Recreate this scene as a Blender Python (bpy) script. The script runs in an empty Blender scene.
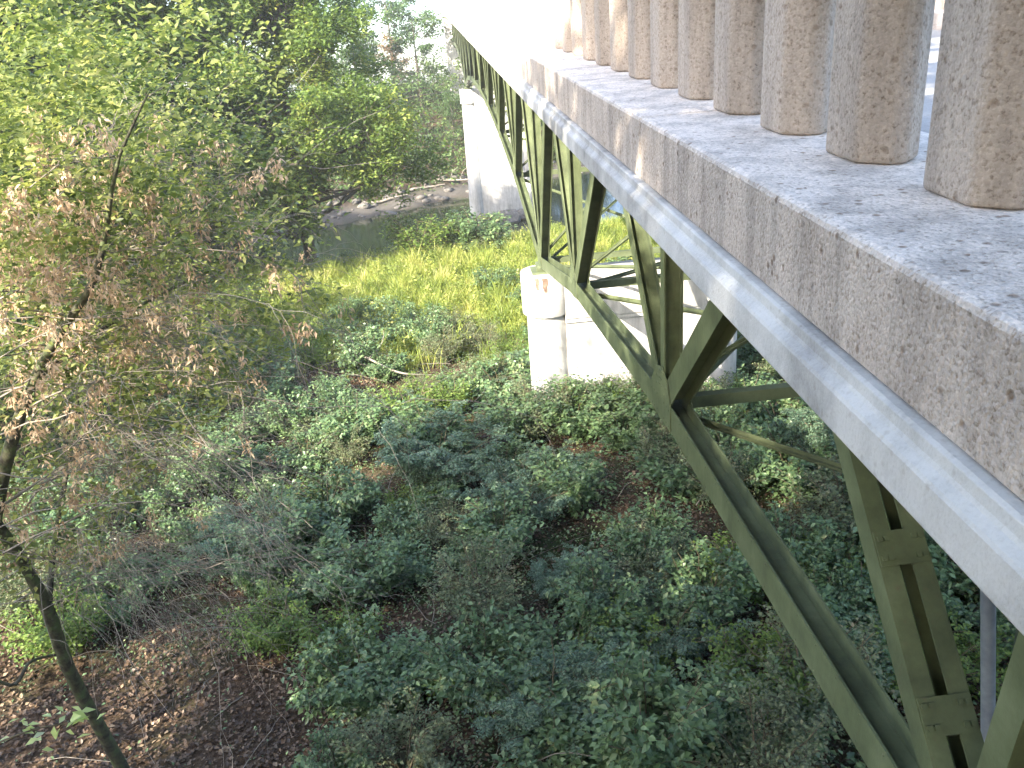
import bpy, math, random
import numpy as np
from mathutils import Vector, Matrix
RS = np.random.RandomState
rnd = random.Random(7)
HAZE = .0006
ZC = 16.0                      # camera height; D below means metres under the camera, z = ZC - D
scene = bpy.context.scene
COL = scene.collection

# ------------------------------------------------------------------ objects
def tag(o, label=None, cat=None, group=None, kind=None):
    if label: o['label'] = label
    if cat: o['category'] = cat
    if group: o['group'] = group
    if kind: o['kind'] = kind
    return o
def empty(name, loc=(0, 0, 0)):
    o = bpy.data.objects.new(name, None); COL.objects.link(o); o.location = loc
    o.empty_display_size = .2
    return o
def link(name, me, parent=None, mat=None):
    o = bpy.data.objects.new(name, me); COL.objects.link(o)
    if parent is not None:
        o.parent = parent
    if mat is not None and not me.materials: me.materials.append(mat)
    return o
def copy_tree(o, parent=None):
    c = o.copy(); COL.objects.link(c); c.parent = parent
    for ch in [x for x in CH.get(o.name, [])]:
        copy_tree(ch, c)
    return c
CH = {}
def reg(root, *kids): CH[root.name] = list(kids)

def np_mesh(name, V, F, n, attr=None, smooth=False):
    """V (k,3), F (m,n) quads or tris"""
    V = np.asarray(V, np.float32); F = np.asarray(F, np.int32)
    me = bpy.data.meshes.new(name)
    me.vertices.add(len(V)); me.vertices.foreach_set('co', V.ravel())
    me.loops.add(F.size); me.loops.foreach_set('vertex_index', F.ravel())
    me.polygons.add(len(F)); me.polygons.foreach_set('loop_start', np.arange(0, F.size, n, dtype=np.int32))
    me.polygons.foreach_set('loop_total', np.full(len(F), n, np.int32))
    if smooth: me.polygons.foreach_set('use_smooth', np.ones(len(F), bool))
    if attr is not None:
        a = me.attributes.new('tint', 'FLOAT', 'FACE'); a.data.foreach_set('value', np.asarray(attr, np.float32))
    me.update(calc_edges=True)
    return me

class MB:
    def __init__(s): s.v = []; s.f = []; s.sm = []
    def box(s, x0, x1, y0, y1, z0, z1):
        b = len(s.v)
        s.v += [(x0,y0,z0),(x1,y0,z0),(x1,y1,z0),(x0,y1,z0),(x0,y0,z1),(x1,y0,z1),(x1,y1,z1),(x0,y1,z1)]
        for q in ((0,3,2,1),(4,5,6,7),(0,1,5,4),(1,2,6,5),(2,3,7,6),(3,0,4,7)): s.f.append([b+i for i in q])
        return s
    def hexa(s, c8):
        b = len(s.v); s.v += [tuple(c) for c in c8]
        for q in ((0,3,2,1),(4,5,6,7),(0,1,5,4),(1,2,6,5),(2,3,7,6),(3,0,4,7)): s.f.append([b+i for i in q])
        return s
    def slab(s, P0, P1, w0, w1, x0, x1):
        """bar in the YZ plane from P0 to P1 (y,z); spans offsets w0..w1 across and x0..x1 in X"""
        dy, dz = P1[0]-P0[0], P1[1]-P0[1]; L = math.hypot(dy, dz); ny, nz = -dz/L, dy/L
        c = []
        for x in (x0, x1):
            for (p, w) in ((P0, w0), (P1, w0), (P1, w1), (P0, w1)):
                c.append((x, p[0]+ny*w, p[1]+nz*w))
        return s.hexa(c)
    def prism_x(s, pts, x0, x1):
        b = len(s.v); n = len(pts)
        s.v += [(x0, y, z) for y, z in pts] + [(x1, y, z) for y, z in pts]
        s.f.append([b+i for i in range(n)][::-1]); s.f.append([b+n+i for i in range(n)])
        for i in range(n): j = (i+1) % n; s.f.append([b+i, b+j, b+n+j, b+n+i])
        return s
    def prism_z(s, pts, z0, z1, top=None):
        b = len(s.v); n = len(pts); top = top or pts
        s.v += [(x, y, z0) for x, y in pts] + [(x, y, z1) for x, y in top]
        s.f.append([b+i for i in range(n)][::-1]); s.f.append([b+n+i for i in range(n)])
        for i in range(n): j = (i+1) % n; s.f.append([b+i, b+j, b+n+j, b+n+i])
        return s
    def bar(s, A, B, w, h):
        """box bar between two 3D points"""
        A = Vector(A); B = Vector(B); d = (B-A).normalized(); u = d.cross(Vector((0,0,1)))
        if u.length < .01: u = Vector((1,0,0))
        u.normalize(); t = u.cross(d).normalized(); u = u*w/2; t = t*h/2
        return s.hexa([A-u-t, A+u-t, A+u+t, A-u+t, B-u-t, B+u-t, B+u+t, B-u+t])
    def rivet(s, x, y, z, r, sx=-1):
        b = len(s.v); n = 6
        for k in range(n): a = k*math.tau/n; s.v.append((x, y+r*math.cos(a), z+r*math.sin(a)))
        for k in range(n): a = k*math.tau/n; s.v.append((x+sx*r*.5, y+r*.6*math.cos(a), z+r*.6*math.sin(a)))
        for k in range(n):
            j = (k+1) % n; s.f.append([b+k, b+j, b+n+j, b+n+k])
        s.f.append([b+n+k for k in range(n)])
        return s
    def build(s, name, mat, parent=None, bevel=0, seg=1):
        me = bpy.data.meshes.new(name); me.from_pydata([tuple(v) for v in s.v], [], s.f); me.update()
        import bmesh
        bm = bmesh.new(); bm.from_mesh(me); bmesh.ops.recalc_face_normals(bm, faces=bm.faces); bm.to_mesh(me); bm.free()
        o = link(name, me, parent, mat)
        if bevel:
            m = o.modifiers.new('b', 'BEVEL'); m.width = bevel; m.segments = seg; m.limit_method = 'ANGLE'; m.angle_limit = .6
        return o

def tubes(lines):
    """lines: list of (pts (k,3), radii (k,), sides) -> V, F quads"""
    VV = []; FF = []; b = 0
    for pts, rad, n in lines:
        P = np.asarray(pts, float); k = len(P)
        if k < 2: continue
        T = np.gradient(P, axis=0); T /= np.linalg.norm(T, axis=1)[:, None]+1e-9
        ref = np.array([0, 0, 1.]) if abs(T[0][2]) < .8 else np.array([1., 0, 0])
        U = np.cross(T, ref); U /= np.linalg.norm(U, axis=1)[:, None]+1e-9
        W = np.cross(T, U)
        a = np.arange(n)*math.tau/n
        R = np.asarray(rad, float)[:, None, None]
        V = P[:, None, :] + R*(np.cos(a)[None, :, None]*U[:, None, :] + np.sin(a)[None, :, None]*W[:, None, :])
        VV.append(V.reshape(-1, 3))
        i = np.arange(k-1)[:, None]*n; j = np.arange(n)[None, :]; j2 = (j+1) % n
        F = np.stack([i+j, i+j2, i+n+j2, i+n+j], -1).reshape(-1, 4)+b
        FF.append(F); b += k*n
    return np.concatenate(VV), np.concatenate(FF)

def leaf_mesh(name, P, size, rs, aspect=.55, droop=.0, updir=.5, dirs=None, tint=None, fold=.25):
    """kite shaped leaves of two tris folded along the midrib"""
    n = len(P); size = np.broadcast_to(size, (n,))
    N = rs.normal(size=(n, 3)); N[:, 2] = np.abs(N[:, 2])+updir*2; N /= np.linalg.norm(N, axis=1)[:, None]
    if dirs is None:
        D = rs.normal(size=(n, 3)); D[:, 2] -= droop
    else: D = dirs + rs.normal(size=(n, 3))*.25
    D -= N*(D*N).sum(1)[:, None]; D /= np.linalg.norm(D, axis=1)[:, None]+1e-9
    S = np.cross(N, D)
    L = size[:, None]; w = L*aspect*.5
    a = P; m = P + D*L*.42
    c = P + D*L - N*L*.12
    l = m + S*w + N*L*fold*.3; r = m - S*w + N*L*fold*.3
    V = np.stack([a, l, c, r], 1).reshape(-1, 3)
    i = np.arange(n)*4
    F = np.stack([np.stack([i, i+1, i+2], -1), np.stack([i, i+2, i+3], -1)], 1).reshape(-1, 3)
    t = rs.rand(n) if tint is None else tint
    return np_mesh(name, V, F, 3, np.repeat(t, 2))

# ------------------------------------------------------------------ materials
def mat(name):
    m = bpy.data.materials.new(name); m.use_nodes = True
    nt = m.node_tree; nt.nodes.clear()
    return m, nt, nt.nodes, nt.links
def N(ns, t, **k):
    n = ns.new(t)
    for a, b in k.items():
        if a.startswith('i_'):
            key = a[2:]
            n.inputs[int(key) if key.isdigit() else key.replace('_', ' ')].default_value = b
        else: setattr(n, a, b)
    return n
def ramp(ns, stops, interp='LINEAR'):
    r = ns.new('ShaderNodeValToRGB'); e = r.color_ramp.elements; r.color_ramp.interpolation = interp
    while len(e) < len(stops): e.new(.5)
    for x, (p, c) in zip(e, stops): x.position = p; x.color = (*c, 1) if len(c) == 3 else c
    return r
def c3(r, g, b): return (r, g, b)

def leaf_mat(name, stops, trans=.35, nscale=1.2, rough=.45, spec=.35):
    m, nt, ns, L = mat(name)
    at = N(ns, 'ShaderNodeAttribute', attribute_name='tint')
    tc = N(ns, 'ShaderNodeNewGeometry')
    no = N(ns, 'ShaderNodeTexNoise', i_Scale=nscale, i_Detail=2.0)
    L.new(tc.outputs['Position'], no.inputs['Vector'])
    ma = N(ns, 'ShaderNodeMath', operation='MULTIPLY_ADD'); L.new(at.outputs['Fac'], ma.inputs[0]); ma.inputs[1].default_value = .62
    mb = N(ns, 'ShaderNodeMath', operation='MULTIPLY_ADD'); L.new(no.outputs['Fac'], mb.inputs[0]); mb.inputs[1].default_value = 1.1; mb.inputs[2].default_value = -.36
    L.new(mb.outputs[0], ma.inputs[2])
    r = ramp(ns, stops); L.new(ma.outputs[0], r.inputs[0])
    p = N(ns, 'ShaderNodeBsdfPrincipled'); p.inputs['Roughness'].default_value = rough; p.inputs['Specular IOR Level'].default_value = spec
    L.new(r.outputs[0], p.inputs['Base Color'])
    tr = N(ns, 'ShaderNodeBsdfTranslucent')
    hs = N(ns, 'ShaderNodeHueSaturation'); hs.inputs['Hue'].default_value = .49; hs.inputs['Saturation'].default_value = 1.15; hs.inputs['Value'].default_value = 1.5
    L.new(r.outputs[0], hs.inputs['Color']); L.new(hs.outputs[0], tr.inputs[0])
    mx = N(ns, 'ShaderNodeMixShader'); mx.inputs[0].default_value = trans
    L.new(p.outputs[0], mx.inputs[1]); L.new(tr.outputs[0], mx.inputs[2])
    o = N(ns, 'ShaderNodeOutputMaterial'); L.new(mx.outputs[0], o.inputs[0])
    return m

def solid_noise(name, stops, scale=8, detail=6, rough=.8, bump=.2, bscale=40, bdist=.01, stretch=None, spec=.3, metal=0):
    m, nt, ns, L = mat(name)
    g = N(ns, 'ShaderNodeNewGeometry'); v = g.outputs['Position']
    if stretch:
        mp = N(ns, 'ShaderNodeMapping'); mp.inputs['Scale'].default_value = stretch; L.new(v, mp.inputs['Vector']); vv = mp.outputs[0]
    else: vv = v
    no = N(ns, 'ShaderNodeTexNoise', i_Scale=scale, i_Detail=float(detail), i_Roughness=.6); L.new(vv, no.inputs['Vector'])
    r = ramp(ns, stops); L.new(no.outputs['Fac'], r.inputs[0])
    p = N(ns, 'ShaderNodeBsdfPrincipled'); p.inputs['Roughness'].default_value = rough; p.inputs['Specular IOR Level'].default_value = spec; p.inputs['Metallic'].default_value = metal
    L.new(r.outputs[0], p.inputs['Base Color'])
    n2 = N(ns, 'ShaderNodeTexNoise', i_Scale=float(bscale), i_Detail=5.0); L.new(v, n2.inputs['Vector'])
    b = N(ns, 'ShaderNodeBump'); b.inputs['Strength'].default_value = bump; b.inputs['Distance'].default_value = bdist
    L.new(n2.outputs['Fac'], b.inputs['Height']); L.new(b.outputs[0], p.inputs['Normal'])
    o = N(ns, 'ShaderNodeOutputMaterial'); L.new(p.outputs[0], o.inputs[0])
    return m

def concrete(name, base, dark, agg=.5, aggscale=62, stain=.6, pit=.5, warm=(.30, .17, .10), streak=True, bumpd=.012, upright_shade=None):
    """weathered concrete: exposed stones, pits, vertical stains"""
    m, nt, ns, L = mat(name)
    g = N(ns, 'ShaderNodeNewGeometry'); v = g.outputs['Position']
    big = N(ns, 'ShaderNodeTexNoise', i_Scale=1.7, i_Detail=8.0, i_Roughness=.65); L.new(v, big.inputs['Vector'])
    c1 = ramp(ns, [(.32, dark), (.62, base)]); L.new(big.outputs['Fac'], c1.inputs[0])
    # stones
    vo = N(ns, 'ShaderNodeTexVoronoi', i_Scale=float(aggscale)); L.new(v, vo.inputs['Vector'])
    sep = N(ns, 'ShaderNodeSeparateColor'); L.new(vo.outputs['Color'], sep.inputs[0])
    st = ramp(ns, [(0, (base[0]*.38, base[1]*.34, base[2]*.31)), (.24, (base[0]*.72, base[1]*.68, base[2]*.64)), (.4, base), (.7, (base[0]*1.12, base[1]*1.1, base[2]*1.1)), (.93, (min(1, base[0]*1.4), min(1, base[1]*1.38), min(1, base[2]*1.35))), (.97, warm)])
    gn = N(ns, 'ShaderNodeTexNoise', i_Scale=aggscale*.9, i_Detail=4.0, i_Roughness=.75); L.new(v, gn.inputs['Vector'])
    gm = N(ns, 'ShaderNodeMapRange'); L.new(gn.outputs['Fac'], gm.inputs[0]); gm.inputs[1].default_value = .3; gm.inputs[2].default_value = .7
    gx = N(ns, 'ShaderNodeMix', data_type='FLOAT'); gx.inputs[0].default_value = .6; L.new(sep.outputs[0], gx.inputs[2]); L.new(gm.outputs[0], gx.inputs[3])
    L.new(gx.outputs[0], st.inputs[0])
    mx = N(ns, 'ShaderNodeMix', data_type='RGBA'); mx.inputs[0].default_value = agg
    L.new(c1.outputs[0], mx.inputs[6]); L.new(st.outputs[0], mx.inputs[7])
    out = mx.outputs[2]
    # pits
    vp = N(ns, 'ShaderNodeTexVoronoi', i_Scale=aggscale*.27); L.new(v, vp.inputs['Vector'])
    sp = N(ns, 'ShaderNodeSeparateColor'); L.new(vp.outputs['Color'], sp.inputs[0])
    pn = N(ns, 'ShaderNodeTexNoise', i_Scale=5.0, i_Detail=3.0); L.new(v, pn.inputs['Vector'])
    pm = N(ns, 'ShaderNodeMapRange'); L.new(pn.outputs['Fac'], pm.inputs[0]); pm.inputs[1].default_value = .42; pm.inputs[2].default_value = .68; pm.inputs[3].default_value = .03; pm.inputs[4].default_value = .5
    a1 = N(ns, 'ShaderNodeMath', operation='LESS_THAN'); L.new(sp.outputs[1], a1.inputs[0]); L.new(pm.outputs[0], a1.inputs[1])
    a2 = N(ns, 'ShaderNodeMapRange'); L.new(vp.outputs['Distance'], a2.inputs[0]); a2.inputs[1].default_value = .33; a2.inputs[2].default_value = .15
    a3 = N(ns, 'ShaderNodeMath', operation='MULTIPLY'); L.new(a1.outputs[0], a3.inputs[0]); L.new(a2.outputs[0], a3.inputs[1])
    a4 = N(ns, 'ShaderNodeMath', operation='MULTIPLY'); L.new(a3.outputs[0], a4.inputs[0]); a4.inputs[1].default_value = pit
    m2 = N(ns, 'ShaderNodeMix', data_type='RGBA'); L.new(a4.outputs[0], m2.inputs[0]); L.new(out, m2.inputs[6]); m2.inputs[7].default_value = (base[0]*.42, base[1]*.34, base[2]*.27, 1)
    out = m2.outputs[2]
    if streak:
        mp = N(ns, 'ShaderNodeMapping'); mp.inputs['Scale'].default_value = (3.2, 3.2, .35); L.new(v, mp.inputs['Vector'])
        sn = N(ns, 'ShaderNodeTexNoise', i_Scale=1.5, i_Detail=6.0, i_Roughness=.7); L.new(mp.outputs[0], sn.inputs['Vector'])
        sr = ramp(ns, [(.38, (1-stain*.75,)*3), (.56, (1, 1, 1))]); L.new(sn.outputs['Fac'], sr.inputs[0])
        m3 = N(ns, 'ShaderNodeMix', data_type='RGBA', blend_type='MULTIPLY'); m3.inputs[0].default_value = 1.0
        L.new(out, m3.inputs[6]); L.new(sr.outputs[0], m3.inputs[7]); out = m3.outputs[2]
    if upright_shade:      # upright faces painted darker so level ledges look brightly lit, varied by noise
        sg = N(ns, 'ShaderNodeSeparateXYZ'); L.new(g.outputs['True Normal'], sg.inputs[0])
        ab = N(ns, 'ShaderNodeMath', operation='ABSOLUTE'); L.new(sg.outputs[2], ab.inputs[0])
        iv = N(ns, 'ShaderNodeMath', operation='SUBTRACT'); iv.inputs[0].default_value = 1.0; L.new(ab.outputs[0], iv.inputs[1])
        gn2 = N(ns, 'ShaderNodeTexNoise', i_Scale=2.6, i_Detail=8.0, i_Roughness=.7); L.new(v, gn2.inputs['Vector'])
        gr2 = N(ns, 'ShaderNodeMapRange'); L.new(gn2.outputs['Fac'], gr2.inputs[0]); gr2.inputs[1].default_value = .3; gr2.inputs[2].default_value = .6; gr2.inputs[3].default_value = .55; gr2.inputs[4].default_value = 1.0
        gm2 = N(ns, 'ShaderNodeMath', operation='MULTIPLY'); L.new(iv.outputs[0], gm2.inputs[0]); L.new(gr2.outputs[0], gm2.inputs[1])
        m4 = N(ns, 'ShaderNodeMix', data_type='RGBA', blend_type='MULTIPLY'); L.new(gm2.outputs[0], m4.inputs[0]); L.new(out, m4.inputs[6]); m4.inputs[7].default_value = (*upright_shade, 1); out = m4.outputs[2]
    p = N(ns, 'ShaderNodeBsdfPrincipled'); p.inputs['Roughness'].default_value = .82; p.inputs['Specular IOR Level'].default_value = .3
    L.new(out, p.inputs['Base Color'])
    fn = N(ns, 'ShaderNodeTexNoise', i_Scale=95.0, i_Detail=4.0); L.new(v, fn.inputs['Vector'])
    h1 = N(ns, 'ShaderNodeMath', operation='MULTIPLY_ADD'); L.new(vo.outputs['Distance'], h1.inputs[0]); h1.inputs[1].default_value = -.6*agg; L.new(fn.outputs['Fac'], h1.inputs[2])
    h2 = N(ns, 'ShaderNodeMath', operation='MULTIPLY_ADD'); L.new(a4.outputs[0], h2.inputs[0]); h2.inputs[1].default_value = -1.2; L.new(h1.outputs[0], h2.inputs[2])
    b = N(ns, 'ShaderNodeBump'); b.inputs['Strength'].default_value = .6; b.inputs['Distance'].default_value = bumpd
    L.new(h2.outputs[0], b.inputs['Height']); L.new(b.outputs[0], p.inputs['Normal'])
    o = N(ns, 'ShaderNodeOutputMaterial'); L.new(p.outputs[0], o.inputs[0])
    return m

M = {}
M['curb'] = concrete('weathered_curb_concrete', c3(.72, .65, .58), c3(.50, .445, .395), agg=.95, aggscale=85, stain=.45, pit=.85, upright_shade=(.62, .59, .57))
M['post'] = concrete('rail_concrete', c3(.43, .365, .305), c3(.25, .21, .175), agg=.95, aggscale=85, stain=.35, pit=.5, bumpd=.008)
M['slab'] = concrete('slab_edge_concrete', c3(.55, .545, .525), c3(.10, .10, .10), agg=.2, aggscale=120, stain=.15, pit=.25, streak=True, bumpd=.004)
M['pier'] = concrete('pier_concrete', c3(.62, .61, .59), c3(.44, .43, .41), agg=.15, aggscale=80, stain=.35, pit=.15, bumpd=.006)
M['road'] = concrete('deck_surface', c3(.34, .33, .31), c3(.25, .24, .23), agg=.4, aggscale=60, stain=0, pit=.2, streak=False)

def steel_mat():
    m, nt, ns, L = mat('olive_painted_steel')
    g = N(ns, 'ShaderNodeNewGeometry'); v = g.outputs['Position']
    no = N(ns, 'ShaderNodeTexNoise', i_Scale=2.2, i_Detail=9.0, i_Roughness=.68); L.new(v, no.inputs['Vector'])
    r = ramp(ns, [(.3, (.052, .065, .036)), (.5, (.10, .124, .064)), (.72, (.16, .19, .108))]); L.new(no.outputs['Fac'], r.inputs[0])
    mp = N(ns, 'ShaderNodeMapping'); mp.inputs['Scale'].default_value = (6, 6, .8); L.new(v, mp.inputs['Vector'])
    n2 = N(ns, 'ShaderNodeTexNoise', i_Scale=3.0, i_Detail=6.0, i_Roughness=.7); L.new(mp.outputs[0], n2.inputs['Vector'])
    r2 = ramp(ns, [(.60, (0, 0, 0)), (.76, (1, 1, 1))]); L.new(n2.outputs['Fac'], r2.inputs[0])
    mm = N(ns, 'ShaderNodeMath', operation='MULTIPLY'); L.new(r2.outputs[0], mm.inputs[0]); mm.inputs[1].default_value = .55
    mx = N(ns, 'ShaderNodeMix', data_type='RGBA'); L.new(mm.outputs[0], mx.inputs[0]); L.new(r.outputs[0], mx.inputs[6]); mx.inputs[7].default_value = (.13, .09, .055, 1)
    p = N(ns, 'ShaderNodeBsdfPrincipled'); L.new(mx.outputs[2], p.inputs['Base Color'])
    rr = N(ns, 'ShaderNodeMapRange'); L.new(n2.outputs['Fac'], rr.inputs[0]); rr.inputs[3].default_value = .32; rr.inputs[4].default_value = .6
    L.new(rr.outputs[0], p.inputs['Roughness']); p.inputs['Specular IOR Level'].default_value = .5
    b = N(ns, 'ShaderNodeBump'); b.inputs['Strength'].default_value = .25; b.inputs['Distance'].default_value = .004
    n3 = N(ns, 'ShaderNodeTexNoise', i_Scale=60.0, i_Detail=3.0); L.new(v, n3.inputs['Vector']); L.new(n3.outputs['Fac'], b.inputs['Height']); L.new(b.outputs[0], p.inputs['Normal'])
    o = N(ns, 'ShaderNodeOutputMaterial'); L.new(p.outputs[0], o.inputs[0])
    return m
M['steel'] = steel_mat()
M['rust'] = solid_noise('rust_stain', [(.3, (.10, .065, .045)), (.7, (.26, .19, .15))], scale=12)
M['bark'] = solid_noise('grey_brown_bark', [(.3, (.055, .045, .035)), (.55, (.11, .095, .075)), (.8, (.17, .155, .125))], scale=14, bump=.6, bscale=30, bdist=.02, stretch=(1, 1, .25))
M['mossbark'] = solid_noise('mossy_bark', [(.35, (.05, .045, .035)), (.52, (.10, .10, .06)), (.65, (.11, .15, .06)), (.8, (.17, .17, .14))], scale=9, bump=.6, bscale=40, bdist=.02)
M['twig'] = solid_noise('bare_twig_bark', [(.3, (.17, .145, .12)), (.6, (.29, .26, .22)), (.8, (.42, .38, .33))], scale=5, bump=0)
M['stem'] = solid_noise('shrub_stem', [(.3, (.07, .06, .035)), (.7, (.16, .13, .08))], scale=9, bump=0)
M['samara'] = leaf_mat('dry_seed_wings', [(0, (.32, .22, .13)), (.5, (.56, .42, .28)), (1, (.78, .64, .46))], trans=.35)
M['sycamore'] = leaf_mat('yellow_green_leaves', [(0, (.045, .08, .02)), (.35, (.10, .16, .04)), (.62, (.18, .25, .06)), (.85, (.36, .38, .10)), (1, (.56, .48, .14))], nscale=.35, trans=.45)
M['green'] = leaf_mat('green_leaves', [(0, (.035, .065, .02)), (.45, (.075, .13, .04)), (.8, (.13, .20, .06)), (1, (.24, .28, .09))], nscale=.3)
M['elder'] = leaf_mat('box_elder_leaves', [(0, (.06, .09, .03)), (.4, (.15, .195, .06)), (.75, (.30, .33, .11)), (1, (.46, .43, .18))], nscale=1.5, trans=.45)
M['far'] = leaf_mat('far_bank_leaves', [(0, (.04, .075, .025)), (.5, (.085, .15, .05)), (.85, (.16, .22, .08)), (1, (.30, .25, .10))], nscale=.2)
M['autumn'] = leaf_mat('orange_brown_leaves', [(0, (.12, .08, .05)), (.5, (.24, .17, .09)), (1, (.36, .30, .14))], nscale=.5)
M['blue'] = leaf_mat('blue_green_leaves', [(0, (.05, .09, .055)), (.5, (.10, .17, .10)), (1, (.18, .26, .165))], trans=.25, spec=.6, rough=.4)
M['mid'] = leaf_mat('shrub_leaves', [(0, (.04, .08, .032)), (.45, (.10, .17, .07)), (.8, (.19, .28, .125)), (1, (.32, .36, .17))], trans=.25, spec=.6, rough=.4, nscale=2)
M['lime'] = leaf_mat('light_green_leaves', [(0, (.06, .11, .025)), (.5, (.12, .19, .04)), (1, (.22, .29, .07))], trans=.3, nscale=2)
M['dull'] = leaf_mat('dull_olive_leaves', [(0, (.07, .09, .045)), (.5, (.14, .175, .09)), (.8, (.20, .23, .12)), (1, (.30, .25, .16))], trans=.25, nscale=2)
M['grass'] = leaf_mat('bank_grass', [(0, (.09, .14, .035)), (.45, (.22, .28, .06)), (.8, (.40, .42, .12)), (1, (.52, .46, .24))], trans=.4, nscale=.8)
M['litter'] = leaf_mat('fallen_leaves', [(0, (.035, .023, .015)), (.45, (.09, .058, .036)), (.8, (.18, .12, .075)), (1, (.36, .27, .17))], trans=.1, nscale=1.5)
M['bright'] = leaf_mat('pale_green_leaves', [(0, (.35, .45, .14)), (.5, (.55, .64, .28)), (1, (.75, .78, .52))], trans=.4, nscale=6)

# ------------------------------------------------------------------ terrain
def smooth_noise(x, y, s, seed=0):
    r = RS(seed); o = 0
    for k in range(6):
        a = r.rand()*6.28; f = (.6+r.rand()*1.4)/s; ph = r.rand()*6.28
        o = o + np.sin((x*math.cos(a)+y*math.sin(a))*f*6.28+ph + 1.3*np.sin((x*math.sin(a)-y*math.cos(a))*f*3.1+ph*2))
    return o/6
def slant(x, y):
    sx = np.clip(x, -60, 60)
    yn = y - .25*sx*np.clip((y-30)/20, 0, 1)
    return np.where(y > 50, yn - .33*sx*np.clip((y-56)/12, 0, 1), yn)
YK = [-60, -12, -7, -3, 1.5, 6, 10, 18, 26, 36, 46, 50, 55.5, 62, 68, 76, 77.5, 83, 92, 102, 125, 180, 400, 1500]
DK = [2.2, 2.0, 2.6, 5.2, 8.0, 9.2, 9.5, 9.9, 10.7, 11.7, 12.6, 13.6, 16.4, 17, 17, 15.95, 15.5, 14.6, 11.8, 10.3, 10.5, 15, 36, 135]
def gD(x, y):
    x = np.asarray(x, float); y = np.asarray(y, float)
    s = slant(x, y)
    d = np.interp(s, YK, DK)
    near = np.clip((52-s)/10, 0, 1)
    d = d - near*np.clip(-x-5, 0, 30)*.06 - near*np.clip(x-9, 0, 30)*.05
    inr = 1-np.exp(-((s-65)/9)**4)
    d = d + smooth_noise(x, y, 9, 3)*.28*inr + smooth_noise(x, y, 2.2, 5)*.09*inr
    d = d + np.clip((s-76)/30, 0, 1)*smooth_noise(x, y, 40, 8)*1.5
    return d
def gz(x, y): return ZC - gD(x, y)

def litter_mask(x, y):
    """1 where bare brown leaf litter shows"""
    a = smooth_noise(x, y, 5, 11)*.3 + smooth_noise(x, y, 1.6, 12)*.35
    left = 1/(1+np.exp((x+2.6+.12*(y-12))*1.6)) * (1/(1+np.exp((y-12.2)*1.4)))
    strip = np.exp(-((x+4.6-(26-y)*.1)/1.5)**2)*np.exp(-((y-25.5)/3.5)**2)*1.1
    return np.clip(left*1.1+strip*.9+a-.15, 0, 1)

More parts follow.
